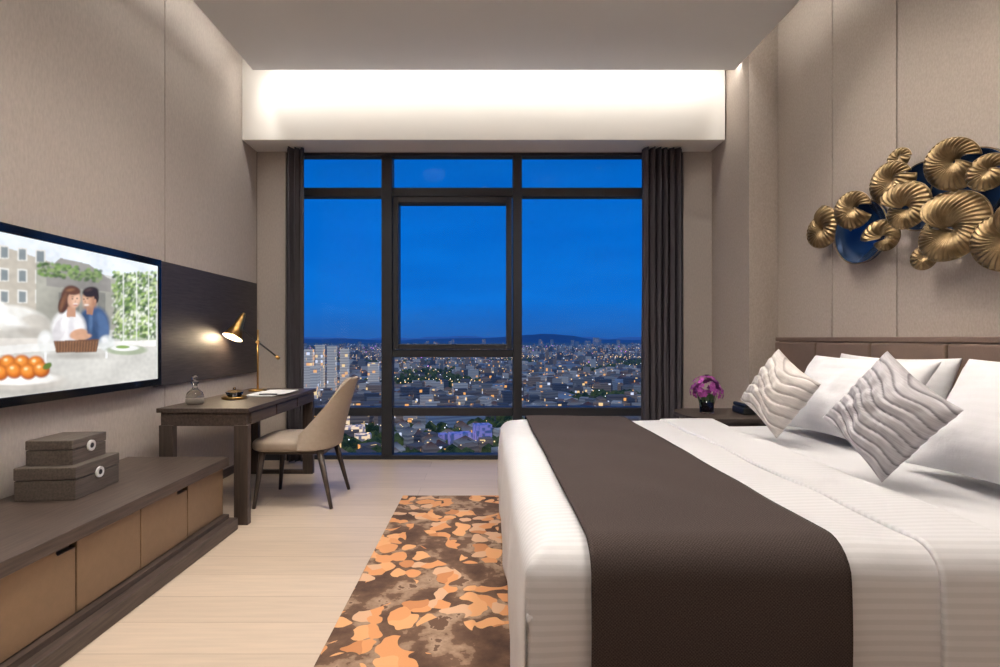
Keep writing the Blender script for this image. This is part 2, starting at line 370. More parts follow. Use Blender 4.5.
sh=np.array([[mnoise.noise(Vector((a*6,b*9,0)))*.14+mnoise.noise(Vector((a*30,b*40,3)))*.10 for a in Y] for b in Z])
img=np.clip(img*(1+sh[...,None]),0,1)
vs=np.stack([np.full(YY.size,TX-.008),YY.ravel(),ZZ.ravel()],1)
idx=np.arange(NU*NV).reshape(NV,NU)
fs=np.stack([idx[:-1,:-1].ravel(),idx[:-1,1:].ravel(),idx[1:,1:].ravel(),idx[1:,:-1].ravel()],1)
m,nt,b=nm('tv_picture'); a=N(nt,'ShaderNodeAttribute'); a.attribute_name='Col'
b.inputs['Base Color'].default_value=(.01,.01,.01,1); b.inputs['Roughness'].default_value=.3
nt.links.new(a.outputs['Color'],b.inputs['Emission Color']); b.inputs['Emission Strength'].default_value=1.2
scr=meshobj('screen',vs,fs.tolist(),m,tv)
ca=scr.data.color_attributes.new('Col','FLOAT_COLOR','POINT')
ca.data.foreach_set('color',np.concatenate([img.reshape(-1,3),np.ones((NU*NV,1))],1).ravel())

# ------------------------------------------------------------------ console
c=empty('media_console',(-1.9,2,.2))
box('top',-2.238,-1.605,.3,3.26,.40,.456,M_woody,c,bev=.003)
box('carcass',-2.238,-1.66,.32,3.235,.09,.40,M_woody,c)
box('plinth',-2.238,-1.55,.3,3.265,0,.075,M_woody,c,bev=.004)
box('plinth_rail',-2.238,-1.60,.3,3.25,.075,.10,M_woody,c)
ys=[3.235-.388*i for i in range(8)]
for i in range(7):
    a,b_=ys[i+1],ys[i]
    pts=[(a+.003,.105),(b_-.003,.105),(b_-.003,.395),(a+.003,.395)]
    if i%2==1: pts=[(a+.003,.105),(b_-.003,.105),(b_-.003,.37),(b_-.09,.37),(b_-.10,.395),(a+.003,.395)]
    n_=len(pts); v=[(-1.66,p,q) for p,q in pts]+[(-1.628,p,q) for p,q in pts]
    f=[tuple(range(n_))[::-1],tuple(range(n_,2*n_))]+[(k,(k+1)%n_,n_+(k+1)%n_,n_+k) for k in range(n_)]
    o=meshobj('door_panel_%d'%i,v,f,M_leather,c); mm=o.modifiers.new('b','BEVEL'); mm.width=.003; mm.segments=2
def dbox(name,cx,cy,z0,w_,d,h,rot):
    e=empty(name,(cx,cy,z0))
    box('lid',cx-w_/2,cx+w_/2,cy-d/2,cy+d/2,z0+h*.62,z0+h,M_box,e,bev=.004)
    box('body',cx-w_/2+.002,cx+w_/2-.002,cy-d/2+.002,cy+d/2-.002,z0,z0+h*.6,M_box,e,bev=.003)
    fx=cx+w_/2
    for r0,r1,mt,nn in ((.026,.014,M_paper,'ring'),(.012,.0,M_black,'knob')):
        vs=[];fs=[];n=28
        for xx in (fx,fx+.009):
            for rr in (r0,max(r1,.0005)):
                for k in range(n):
                    t_=2*math.pi*k/n; vs.append((xx,cy+rr*math.cos(t_),z0+h*.6+rr*math.sin(t_)))
        for k in range(n):
            k2=(k+1)%n
            fs+= [(2*n+k,2*n+k2,3*n+k2,3*n+k),(k,k2,2*n+k2,2*n+k),(n+k,3*n+k,3*n+k2,n+k2)]
        meshobj(nn,vs,fs,mt,e)
    e.rotation_euler[2]=rot
dbox('storage_box',-2.02,2.53,.457,.27,.32,.15,math.radians(4))
dbox('storage_box.001',-2.03,2.53,.608,.21,.24,.115,math.radians(4))

# ------------------------------------------------------------------ desk
d=empty('writing_desk',(-1.8,3.95,.4))
dx0,dx1,dy0,dy1=-2.10,-1.51,3.32,4.66
box('top',dx0,dx1,dy0,dy1,.722,.75,M_woody,d,bev=.003)
box('apron_drawer',dx0+.02,dx1-.02,dy0+.015,dy1-.02,.635,.722,M_woody,d,bev=.002)
for i in range(3):
    box('drawer_front_%d'%i,dx1-.02,dx1-.008,dy0+.06+i*.42,dy0+.46+i*.42,.645,.716,M_woody,d,bev=.002)
for i,yy in enumerate((dy0+.01,dy1-.075)):
    for j,xx in enumerate((dx0+.01,dx1-.10)):
        box('leg_%d%d'%(i,j),xx,xx+.09,yy,yy+.05,0,.64,M_woodz,d,bev=.004)
    box('foot_rail_%d'%i,dx0+.10,dx1-.10,yy+.005,yy+.045,.0,.035,M_woodx,d,bev=.003)
l=empty('desk_lamp',(-1.93,4.42,.75)); bx,by=-1.93,4.42
lathe('base',bx,by,[(.0,.751),(.075,.751),(.077,.757),(.072,.764),(.01,.768),(0,.768)],M_brass,l)
tube('post',[(bx,by,.76),(bx,by,1.27)],.007,M_brass,l)
A=Vector((-2.10,4.42,1.30)); B=Vector((-1.775,4.42,1.045))
tube('arm',[A,B],.007,M_black,l); tube('counterweight',[B+(A-B)*.0,B+(B-A)*.08],.015,M_brass,l)
tube('joint',[(bx,by-.02,1.165),(bx,by+.02,1.165)],.013,M_brass,l)
ax=Vector((.22,.42,.88)).normalized(); tip=A+ax*.13
tube('shade',[tip,tip-ax*.02,A-ax*.02,A-ax*.11],[.012,.02,.045,.082],M_brass,l,n=32,caps=False)
l.children[-1].modifiers.new('s','SOLIDIFY').thickness=.002
tube('shade_lining',[tip-ax*.035,A-ax*.02,A-ax*.108],[.016,.040,.078],simple('lamp_lining',rgb(240,228,205),.6,var=0),l,n=32,caps=False)
M_bulb=emis('warm_bulb',(1,.85,.62),9)
bm=bmesh.new(); bmesh.ops.create_uvsphere(bm,u_segments=16,v_segments=10,radius=.03); me=bpy.data.meshes.new('bulb'); bm.to_mesh(me); bm.free()
me.materials.append(M_bulb); o=bpy.data.objects.new('bulb',me); o.location=(A-ax*.06)-l.location; link(o,l)
g=empty('glass_bottle',(-1.98,3.55,.75)); gx,gy=-1.975,3.54
lathe('bottle_body',gx,gy,[(0,.752),(.052,.752),(.058,.762),(.056,.80),(.048,.83),(.02,.855),(.016,.865),(.016,.885),(.022,.89)],M_glass,g)
lathe('bottle_stopper',gx,gy,[(0,.89),(.022,.892),(.026,.90),(.01,.91),(.02,.925),(.016,.945),(0,.952)],M_glass,g)
lathe('bottle_filling',gx,gy,[(0,.756),(.052,.757),(.053,.785),(0,.787)],simple('bath_salt',rgb(215,205,190),.6),g)
t=empty('glass_dish_on_tray',(-1.88,3.95,.75))
lathe('brass_tray',-1.86,3.86,[(0,.751),(.085,.751),(.088,.756),(.088,.768),(.084,.768),(.082,.757),(0,.757)],M_brass,t)
lathe('glass_dish',-1.86,3.86,[(0,.759),(.045,.759),(.062,.80),(.058,.80),(.042,.765),(0,.765)],M_glass,t)
lathe('glass_lid',-1.86,3.86,[(.058,.801),(.04,.812),(.008,.818),(.012,.83),(0,.836)],M_glass,t)
bk=empty('stationery_folder',(-1.7,4.1,.75))
box('sheets',-1.84,-1.62,3.98,4.30,.752,.762,M_paper,bk,bev=.002); box('cover',-1.80,-1.56,4.04,4.36,.762,.767,M_paper,bk,bev=.001)
box('pen',-1.74,-1.60,4.0,4.012,.7625,.772,M_black,bk,bev=.003)

# ------------------------------------------------------------------ desk chair
ch=empty('desk_chair',(-1.37,3.89,.45)); cx,cy=-1.38,3.89
def seatf(u,v):
    a=2*math.pi*u; b_=math.pi*(v-.5)
    se=lambda w,m:math.copysign(abs(w)**m,w)
    x=.27*se(math.cos(b_),.25)*se(math.cos(a),.4); y=.255*se(math.cos(b_),.25)*se(math.sin(a),.4); z=.045*se(math.sin(b_),.6)
    return (cx-.02+x,cy+y*(1-.05*(x>0)),.435+z+.01*(1 if z>0 else 0)*math.cos(x*5)*math.cos(y*5))
grid('seat_cushion',48,24,seatf,M_cream,ch)
def backf(u,v):
    th=(u-.5)*2*math.radians(86)
    k=abs(u-.5)*2
    top=.91-.40*max(0,(k-.25)/.75)**1.5
    z=.41+(top-.41)*v
    lean=.13*v**1.2*(1-k**2)
    x=cx+.03+.25*math.copysign(abs(math.cos(th))**.7,math.cos(th))+lean
    y=cy+.265*math.copysign(abs(math.sin(th))**.85,math.sin(th))*(1-.16*v)
    return (x,y,z)
bo=grid('backrest',48,16,backf,M_cream,ch)
s=bo.modifiers.new('s','SOLIDIFY'); s.thickness=.032; s.offset=0
s=bo.modifiers.new('b','BEVEL'); s.width=.012; s.segments=3; s.limit_method='ANGLE'; s.angle_limit=1.0
for i,(sx,sy) in enumerate(((-1,-1),(-1,1),(1,-1),(1,1))):
    p0=(cx+sx*.20,cy+sy*.19,.41); p1=(cx+sx*(.245 if sx<0 else .30),cy+sy*.235,0.0)
    tube('leg_%d'%i,[p0,p1],[.024,.012],M_woodz,ch,n=10)
box('seat_frame',cx-.23,cx+.24,cy-.21,cy+.21,.375,.405,M_woodx,ch,bev=.006)

box('area_rug',-.62,1.38,.35,3.92,.001,.014,M_rug,bev=.004)

# ------------------------------------------------------------------ bed
bed=empty('bed',(1.3,2.35,.3))
BX0,BY0,BY1,BT=.125,1.33,3.40,.645
box('bed_base',BX0+.10,2.36,BY0+.08,BY1-.08,.015,.28,M_woodx,bed,bev=.01)
box('mattress',BX0+.03,2.36,BY0+.03,BY1-.03,.28,BT-.04,M_sheet,bed,bev=.05,seg=5)
def fold(s,e0,e1,r):
    if s<e0+r:
        t=(e0+r)-s
        if t<r*math.pi/2: a=t/r; return e0+r-r*math.sin(a), r-r*math.cos(a), -math.sin(a)
        return e0, r+t-r*math.pi/2, -1
    if s>e1-r:
        t=s-(e1-r)
        if t<r*math.pi/2: a=t/r; return e1-r+r*math.sin(a), r-r*math.cos(a), math.sin(a)
        return e1, r+t-r*math.pi/2, 1
    return s,0,0
def drape(name,xa,xb,off,mat,hang,r=.07,foot=True,nu=90,nv=150,head=2.6,amp=.004,wav=.012,thick=.006,seedz=0,edge=0,skew=0):
    e0,e1=BY0-off,BY1+off; top=BT+off
    sa=BX0-off-hang if foot else xa
    def P(u,v):
        a=sa+(xb-sa)*u; b_=(e0-hang)+((e1+hang)-(e0-hang))*v
        if skew: a+=skew*u*(b_-e0)/(e1-e0)
        if foot: x,dx_,nx=fold(a,BX0-off,head+9,r)
        else: x,dx_,nx=a,0,0
        y,dy_,ny=fold(b_,e0,e1,r)
        dr=max(dx_,dy_)
        n1=mnoise.noise(Vector((a*2.2,b_*2.2,seedz)))+.5*mnoise.noise(Vector((a*5,b_*4,seedz+3)))
        z=top-dr+amp*n1*(1.5 if dr<r else .3)
        k=min(1,dr/.4)
        puff=.012*math.sin(min(1,dr/.5)*math.pi)
        out=puff+wav*k*(math.sin(a*9+1.5*math.sin(b_*2))+math.sin(a*17+1)*.4)
        # fade the side ripple where the cloth turns the foot corner
        cf=1-min(1,dx_/.12) if foot else 1
        ff=1-min(1,dy_/.12)
        if ny: y+=ny*max(0,out)*cf
        out2=puff+wav*k*(math.sin(b_*8)+.4*math.sin(b_*15))
        if nx: x+=nx*max(0,out2)*ff
        if edge and u>1-edge: z-= .02*((u-(1-edge))/edge)**2
        return (x,y,max(.03,z))
    o=grid(name,nu,nv,P,mat,bed,uvf=lambda u,v:(sa+(xb-sa)*u,(e0-hang)+((e1+hang)-(e0-hang))*v))
    s=o.modifiers.new('s','SOLIDIFY'); s.thickness=thick; s.offset=-1
    return o
drape('bed_sheet',BX0,2.36,-.012,M_sheet,.50,r=.06,foot=False,amp=.003,wav=.008)
drape('duvet',0,1.24,.022,M_linen,.56,r=.08,amp=.010,thick=.02,edge=.03)
drape('duvet_fold',1.14,1.40,.032,M_linen,.52,r=.08,foot=False,nu=24,amp=.006,thick=.018,seedz=0,edge=.1,skew=.1)
drape('bed_runner',.262,.90,.048,M_runner,.50,r=.085,foot=False,nu=50,amp=.004,wav=.006,thick=.006)

def pillow(name,w_,h_,t_,center,nrm,roll,mat,parent,pleat=0,seed=0,n=44,ptype=0):
    nrm=Vector(nrm).normalized(); up=Vector((0,0,1)); r_=up.cross(nrm).normalized(); up2=nrm.cross(r_)
    cr,sr=math.cos(roll),math.sin(roll); ra=r_*cr+up2*sr; ub=-r_*sr+up2*cr
    c0=Vector(center); vs=[];fs=[];uv=[];pl=[]
    for side in (1,-1):
        for j in range(n+1):
            for i in range(n+1):
                u=-1+2*i/n; v=-1+2*j/n
                u=math.sin(u*math.pi/2); v=math.sin(v*math.pi/2)
                X=w_/2*u*(1-.09*(1-v*v)); Yy=h_/2*v*(1-.09*(1-u*u))
                prof=max(0,(1-u**4)*(1-v**4))**.5
                prof*=(.70+.30*(1-u*u)*(1-v*v))
                z=side*t_/2*prof
                z+=side*prof*.018*(mnoise.noise(Vector((u*2.2+seed,v*2.2,side)))+.5*mnoise.noise(Vector((u*5+seed,v*5,side))))
                z-=side*.012*prof*math.exp(-((abs(u)-.75)**2+(abs(v)-.75)**2)*8)
                p=1
                if pleat:
                    if ptype==0: ph=(v*3.4+.40*math.sin(u*4.0+v*1.5)+.25*u)
                    else: ph=(v*4.2+.30*math.sin(u*5.0+1)+.5*u)
                    f_=ph-math.floor(ph); p=f_
                    z+=side*pleat*prof*(f_**.8 if f_<.86 else (1-f_)/.14*.88)
                vs.append(tuple(c0+ra*X+ub*Yy+nrm*z)); uv.append((u*w_/2,v*h_/2)); pl.append(p if p<.86 else (1-p)/.14*.86)
    K=(n+1)**2
    for s_ in (0,1):
        for j in range(n):
            for i in range(n):
                a=s_*K+j*(n+1)+i; q=(a,a+1,a+n+2,a+n+1); fs.append(q if s_==0 else q[::-1])
    o=meshobj(name,vs,fs,mat,parent,True,uv)
    at=o.data.attributes.new('pleat','FLOAT','POINT'); at.data.foreach_set('value',pl)
    bm=bmesh.new(); bm.from_mesh(o.data); bmesh.ops.remove_doubles(bm,verts=bm.verts,dist=.0006); bm.to_mesh(o.data); bm.free()
    return o
BZ=BT
pillow('pillow',.84,.46,.22,(2.22,2.90,BZ+.235),(-1,0,.25),0,M_pil,None,seed=1)
pillow('pillow',.84,.46,.22,(2.22,1.86,BZ+.235),(-1,0,.25),0,M_pil,None,seed=2)
pillow('pillow',.84,.50,.24,(1.96,2.82,BZ+.235),(-1,-.06,.62),0,M_pil,None,seed=3)
pillow('pillow',.84,.52,.24,(1.93,1.80,BZ+.245),(-1,.0,.62),0,M_pil,None,seed=4)
pillow('throw_pillow',.35,.36,.17,(1.575,2.80,BZ+.262),(-.93,-.28,.30),math.radians(-30),M_deco1,None,pleat=.022,seed=5,n=100)
pillow('throw_pillow',.36,.37,.17,(1.53,1.99,BZ+.262),(-.93,-.26,.30),math.radians(-34),M_deco2,None,pleat=.022,seed=6,n=100,ptype=1)

# headboard
hb=empty('headboard',(2.42,2.6,.7))
box('core',2.415,2.469,.55,4.27,.0,1.195,M_head,hb,bev=.004)
box('cap',2.385,2.469,.55,4.275,1.175,1.207,M_head,hb,bev=.006)
k=0; yy=4.27
while yy>.6:
    a=max(.55,yy-.53); box('pad_%d'%k,2.375,2.415,a+.004,yy-.004,.40,1.17,M_head,hb,bev=.014,seg=3); yy-=.53; k+=1
ns=empty('nightstand',(1.85,3.85,.3))
def slab(name,z0,z1,ins,mat):
    pts=[]; x0,x1,ya,yb=1.42+ins,2.365,3.53+ins,4.08-ins; r=.20
    for cx_,cy_,a0 in ((x0+r,yb-r,90),(x0+r,ya+r,180)):
        for k in range(9):
            t=math.radians(a0+90*k/8); pts.append((cx_+r*math.cos(t),cy_+r*math.sin(t)))
    pts=pts+[(x1,ya),(x1,yb)]
    n_=len(pts); v=[(p,q,z0) for p,q in pts]+[(p,q,z1) for p,q in pts]
    f=[tuple(range(n_))[::-1],tuple(range(n_,2*n_))]+[(k,(k+1)%n_,n_+(k+1)%n_,n_+k) for k in range(n_)]
    meshobj(name,v,f,mat,ns)
slab('top',.625,.65,0,M_woodx); slab('body',.12,.625,.03,M_woodx); slab('plinth',0,.12,.07,M_black)
box('drawer_gap',1.438,1.452,3.75,3.95,.36,.37,M_brass,ns)
fl=empty('flower_vase',(1.66,3.80,.65)); fx,fy=1.62,3.80
lathe('vase',fx,fy,[(0,.652),(.045,.652),(.05,.66),(.05,.75),(.047,.75),(.047,.662),(0,.66)],M_glass,fl)
M_leaf=simple('leaf_green',rgb(58,84,50),.5); M_pet=simple('orchid_purple',rgb(150,60,142),.6,var=.35,scale=60)
vs=[];fs=[];lv=[];lf=[]
for k in range(36):
    a=k*2.4; r=.012+.03*(k%5)/5
    p=Vector((fx+r*math.cos(a),fy+r*math.sin(a),.664)); q=Vector((fx+r*2*math.cos(a),fy+r*2*math.sin(a),.79))
    wv=Vector((-math.sin(a),math.cos(a),0))*.010; b0=len(lv); lv+=[tuple(p-wv),tuple(p+wv),tuple(q+wv),tuple(q-wv)]; lf.append((b0,b0+1,b0+2,b0+3))
meshobj('stems',lv,lf,M_leaf,fl)
for k in range(90):
    th=random.uniform(0,2*math.pi); ph=random.uniform(-.2,1)*math.pi/2; R=.11*random.uniform(.7,1.1)
    dd=Vector((math.cos(th)*math.cos(ph),math.sin(th)*math.cos(ph),math.sin(ph)*1.0)); c0=Vector((fx,fy,.81))+dd*R
    u=dd.orthogonal().normalized(); w_=dd.cross(u)
    for j in range(5):
        t=2*math.pi*j/5+k; e=u*math.cos(t)+w_*math.sin(t); e2=dd.cross(e)
        b0=len(vs); vs+=[tuple(c0),tuple(c0+e*.012+e2*.009+dd*.003),tuple(c0+e*.024+dd*.002),tuple(c0+e*.012-e2*.009+dd*.003)]; fs.append((b0,b0+1,b0+2,b0+3))
meshobj('blossoms',vs,fs,M_pet,fl)
ph_=empty('telephone',(2.1,3.8,.65))
box('body',1.84,2.00,3.70,3.88,.652,.70,M_black,ph_,bev=.01); box('handset',1.85,1.89,3.69,3.89,.702,.73,M_black,ph_,bev=.012)

# ------------------------------------------------------------------ wall sculpture
ws=empty('wall_sculpture',(2.42,3.0,1.9))
def w2(px,py,off=0.05):
    X=2.47-off; y=X*F/(px-485); return y,1.2+(338-py)*y/F
def shell(px,py,R,a0,sweep,ribs,off,tx=0,ty=0,spiral=.35,mat=None,rip=.005,tw=.55):
    y,z=w2(px,py,off); X=2.47-off; vs=[];fs=[]; nu=ribs*6; nr=14
    for i in range(nu+1):
        t=i/nu; th0=math.radians(a0+sweep*t); rr=R*(1-spiral*(1-t))
        for j in range(nr+1):
            q=.08+.92*j/nr; th=th0+tw*(1-q)**1.2
            h=.05*math.sin(q*math.pi*.85)*rr/.15+rip*min(1,q*1.6)*math.sin(2*math.pi*ribs*t)
            ya=q*rr*math.cos(th); za=q*rr*math.sin(th)
            vs.append((min(2.466,X-h+ya*(.28+tx*.3)-za*ty-.03*t),y-ya,z+za))
    for i in range(nu):
        for j in range(nr):
            a=i*(nr+1)+j; fs.append((a,a+1,a+nr+2,a+nr+1))
    o=meshobj('shell_%d'%len(ws.children),vs,fs,mat or M_gold,ws,True)
    o.modifiers.new('s','SOLIDIFY').thickness=.003
    tube('rim_%d'%len(ws.children),[vs[i*(nr+1)+nr] for i in range(0,nu+1,3)],.004,M_gold,ws,n=6)
def disc(px,py,R,off,tx=0,ty=0):
    y,z=w2(px,py,off); X=2.47-off; vs=[];fs=[];n=64
    prof=[(0,.0),(.6,.004),(.93,.012),(.94,.016),(1,.016),(1,-.006),(0,-.006)]
    rings=len(prof)
    for q,h in prof:
        for k in range(n):
            t=2*math.pi*k/n; ya=q*R*math.cos(t); za=q*R*math.sin(t); vs.append((X-h+ya*.12-za*ty,y-ya,z+za))
    for i in range(rings-1):
        for k in range(n): fs.append((i*n+k,i*n+(k+1)%n,(i+1)*n+(k+1)%n,(i+1)*n+k))
    meshobj('mirror_disc_%d'%len(ws.children),vs,fs,M_navy,ws,True)
    tube('disc_rim_%d'%len(ws.children),[vs[4*n+k%n] for k in range(n+1)],.004,M_gold,ws,n=6)
disc(862,232,.20,.06); disc(925,196,.185,.06); disc(972,190,.20,.055)
shell(826,229,.16,90,350,24,.07,0)
shell(858,208,.14,0,330,22,.11,.1,.1)
shell(888,237,.11,200,340,18,.11,.1)
shell(897,181,.15,20,340,24,.13,-.1,.1)
shell(903,158,.075,0,350,14,.09)
shell(911,208,.15,160,340,24,.14,.1,-.1)
shell(960,161,.15,0,330,28,.13,0,.2)
shell(956,230,.20,150,335,36,.12,.1,-.2)
shell(928,256,.085,60,340,14,.09)
shell(994,170,.10,0,340,18,.12); shell(1012,238,.18,100,330,28,.10,0,.1)
tube('stay_bar',[(2.463,3.75,1.95),(2.463,3.1,2.15),(2.463,2.4,2.0)],.006,M_gold,ws,n=6)
for k,(px,py) in enumerate(((825,229),(862,230),(887,237),(903,172),(921,196),(960,180),(955,230),(928,256),(995,190))):
    y,z=w2(px,py,.0); tube('peg_%d'%k,[(2.468,y,z),(2.39,y,z)],.008,M_gold,ws,n=8)

# ------------------------------------------------------------------ added fill downlights + coves
M_led=emis('fill_led_face',(1,.93,.82),6)
KS=1.75
def spot(x,y,p,ang=150,blend=1.0,target=None,col=(1,.92,.83)):  # unseen spots and fixtures, added to fill the room with light
    e=empty('added_fill_downlight',(x,y,CZ))
    lathe('trim_ring',x,y,[(.04,CZ-.008),(.058,CZ-.006),(.06,CZ-.0005)],M_white,e)
    lathe('lens',x,y,[(0,CZ-.005),(.04,CZ-.005)],M_led,e)
    ld=bpy.data.lights.new('fill_spot_lamp','SPOT'); ld.energy=p*KS; ld.spot_size=math.radians(ang); ld.spot_blend=blend; ld.shadow_soft_size=.15; ld.color=col
    o=bpy.data.objects.new('lamp',ld); o.location=(0,0,-.03); link(o,e)
    if target:
        dv=Vector(target)-Vector((x,y,CZ-.03)); o.rotation_euler=dv.to_track_quat('-Z','Y').to_euler()
for x,y,p in ((-.9,.2,85),(-.8,1.7,98),(-.7,3.2,118),(.9,.0,66),(.9,1.5,60),(.9,2.9,76),(0,2.4,60)):
    spot(x,y,p)
spot(1.55,3.3,38,80,1,(2.47,3.0,1.9)); spot(1.55,2.3,32,80,1,(2.47,2.3,1.8))
def strip(name,loc,sx,sy,rot,p,col=(1,.96,.9)):
    ld=bpy.data.lights.new(name,'AREA'); ld.shape='RECTANGLE'; ld.size=sx; ld.size_y=sy; ld.energy=p; ld.color=col
    o=bpy.data.objects.new(name,ld); o.location=loc; o.rotation_euler=rot; link(o); return o
strip('cove_light_front',(0.08,CY+.03,CZ+.085),4.3,.03,(math.radians(50),0,0),16)
strip('cove_light_left',(CXL-.02,1.6,CZ+.085),.03,6.0,(0,math.radians(-55),0),62)
strip('cove_light_right',(CXR+.02,1.4,CZ+.085),.03,5.8,(0,math.radians(55),0),56)
pl=bpy.data.lights.new('desk_lamp_bulb','POINT'); pl.energy=5; pl.color=(1,.8,.55); pl.shadow_soft_size=.03
o=bpy.data.objects.new('bulb_light',pl); o.location=(A-ax*.105)-l.location; link(o,l)

# ------------------------------------------------------------------ exterior city
G=-80.0
CV=empty('city_view',(0,0,0))
def hazecol(nt,L):  # distance haze painted into the exterior colours, stronger with depth
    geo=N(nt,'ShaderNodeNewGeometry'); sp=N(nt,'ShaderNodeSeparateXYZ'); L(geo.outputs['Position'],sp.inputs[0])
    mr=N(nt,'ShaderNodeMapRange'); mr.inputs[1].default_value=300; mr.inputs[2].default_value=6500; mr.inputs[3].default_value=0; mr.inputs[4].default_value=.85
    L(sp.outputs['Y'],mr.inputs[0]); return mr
def city_mat(name='city_facade',amb=(.18,.20,.24),thr=.95):  # amb paints ambient town glow into the facade emission
    m,nt,b=nm(name); L=nt.links.new
    at=N(nt,'ShaderNodeAttribute'); at.attribute_name='Col'
    geo=N(nt,'ShaderNodeNewGeometry')
    mu=N(nt,'ShaderNodeVectorMath',operation='MULTIPLY'); mu.inputs[1].default_value=(.28,.28,.33); L(geo.outputs['Position'],mu.inputs[0])
    fl_=N(nt,'ShaderNodeVectorMath',operation='FLOOR'); L(mu.outputs[0],fl_.inputs[0])
    wn=N(nt,'ShaderNodeTexWhiteNoise'); L(fl_.outputs[0],wn.inputs['Vector'])
    gt=N(nt,'ShaderNodeMath',operation='GREATER_THAN'); gt.inputs[1].default_value=thr; L(wn.outputs['Value'],gt.inputs[0])
    sn=N(nt,'ShaderNodeSeparateXYZ'); L(geo.outputs['Normal'],sn.inputs[0])
    lt=N(nt,'ShaderNodeMath',operation='LESS_THAN'); lt.inputs[1].default_value=.4; L(sn.outputs['Z'],lt.inputs[0])
    ml=N(nt,'ShaderNodeMath',operation='MULTIPLY'); L(gt.outputs[0],ml.inputs[0]); L(lt.outputs[0],ml.inputs[1])
    r=ramp(nt,[(0,rgb(255,180,96)),(.5,rgb(255,215,150)),(.8,rgb(220,230,255))],'CONSTANT'); sc=N(nt,'ShaderNodeSeparateColor'); L(wn.outputs['Color'],sc.inputs[0]); L(sc.outputs[1],r.inputs[0])
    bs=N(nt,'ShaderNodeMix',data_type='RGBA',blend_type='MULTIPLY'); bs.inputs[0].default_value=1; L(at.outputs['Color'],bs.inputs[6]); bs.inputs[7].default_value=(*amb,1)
    fz=N(nt,'ShaderNodeSeparateXYZ'); L(mu.outputs[0],fz.inputs[0]); fr_=N(nt,'ShaderNodeMath',operation='FRACT'); L(fz.outputs['Z'],fr_.inputs[0])
    rb=ramp(nt,[(0,(.45,.45,.5)),(.45,(.45,.45,.5)),(.5,(1,1,1))]); L(fr_.outputs[0],rb.inputs[0])
    b2=N(nt,'ShaderNodeMix',data_type='RGBA',blend_type='MULTIPLY'); L(lt.outputs[0],b2.inputs[0]); L(bs.outputs[2],b2.inputs[6]); L(rb.outputs[0],b2.inputs[7])
    mx=N(nt,'ShaderNodeMix',data_type='RGBA'); L(ml.outputs[0],mx.inputs[0]); L(b2.outputs[2],mx.inputs[6]); L(r.outputs[0],mx.inputs[7])
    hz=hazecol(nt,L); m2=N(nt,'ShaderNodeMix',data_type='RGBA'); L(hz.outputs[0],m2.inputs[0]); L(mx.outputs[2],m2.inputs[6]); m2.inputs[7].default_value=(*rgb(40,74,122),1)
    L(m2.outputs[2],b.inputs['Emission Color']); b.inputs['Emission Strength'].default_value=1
    da=N(nt,'ShaderNodeMix',data_type='RGBA',blend_type='MULTIPLY'); da.inputs[0].default_value=1; L(at.outputs['Color'],da.inputs[6]); da.inputs[7].default_value=(.6,.48,.36,1)
    L(da.outputs[2],b.inputs['Base Color']); b.inputs['Roughness'].default_value=.9
    return m
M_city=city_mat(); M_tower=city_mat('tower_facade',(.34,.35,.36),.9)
def ground_mat(name,c1,c2,sc_,em):
    m,nt,b=nm(name); L=nt.links.new
    geo=N(nt,'ShaderNodeNewGeometry'); no=N(nt,'ShaderNodeTexNoise',Scale=sc_,Detail=6.0); L(geo.outputs['Position'],no.inputs['Vector'])
    r=ramp(nt,[(.4,c1),(.6,c2)]); L(no.outputs['Fac'],r.inputs[0]); L(r.outputs[0],b.inputs['Base Color']); b.inputs['Roughness'].default_value=1
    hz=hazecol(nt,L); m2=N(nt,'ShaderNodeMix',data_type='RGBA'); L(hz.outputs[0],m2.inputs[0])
    e1=N(nt,'ShaderNodeMix',data_type='RGBA',blend_type='MULTIPLY'); e1.inputs[0].default_value=1; L(r.outputs[0],e1.inputs[6]); e1.inputs[7].default_value=(em,em,em,1)  # em lets ground and foliage glow, ambient brightness painted as emission
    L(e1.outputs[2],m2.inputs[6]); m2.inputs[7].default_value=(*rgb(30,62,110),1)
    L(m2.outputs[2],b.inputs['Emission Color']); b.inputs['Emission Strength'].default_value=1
    return m
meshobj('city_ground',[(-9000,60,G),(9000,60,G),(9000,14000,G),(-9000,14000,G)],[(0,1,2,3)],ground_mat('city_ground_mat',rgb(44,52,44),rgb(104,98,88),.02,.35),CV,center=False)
V=[];FF=[];C=[]
def bld(x,y,w_,d_,h,rot,col):
    b0=len(V); c_,s_=math.cos(rot),math.sin(rot)
    for z in (G,G+h):
        for a,b_ in ((-1,-1),(1,-1),(1,1),(-1,1)):
            X=a*w_/2;Yq=b_*d_/2; V.append((x+X*c_-Yq*s_,y+X*s_+Yq*c_,z)); C.append((*col,1))
    FF.extend([(b0,b0+1,b0+5,b0+4),(b0+1,b0+2,b0+6,b0+5),(b0+2,b0+3,b0+7,b0+6),(b0+3,b0,b0+4,b0+7)])
    if h<16 and random.random()<.6:
        V.append((x,y,G+h+4)); rc=random.choice([rgb(140,84,66),rgb(92,92,104),rgb(160,116,92)]); C.append((*rc,1)); t=b0+8
        FF.extend([(b0+4,b0+5,t),(b0+5,b0+6,t),(b0+6,b0+7,t),(b0+7,b0+4,t)])
    else: FF.append((b0+4,b0+5,b0+6,b0+7))
cols=[rgb(150,152,156),rgb(190,190,190),rgb(130,126,130),rgb(178,158,144),rgb(100,108,124),rgb(235,232,226)]
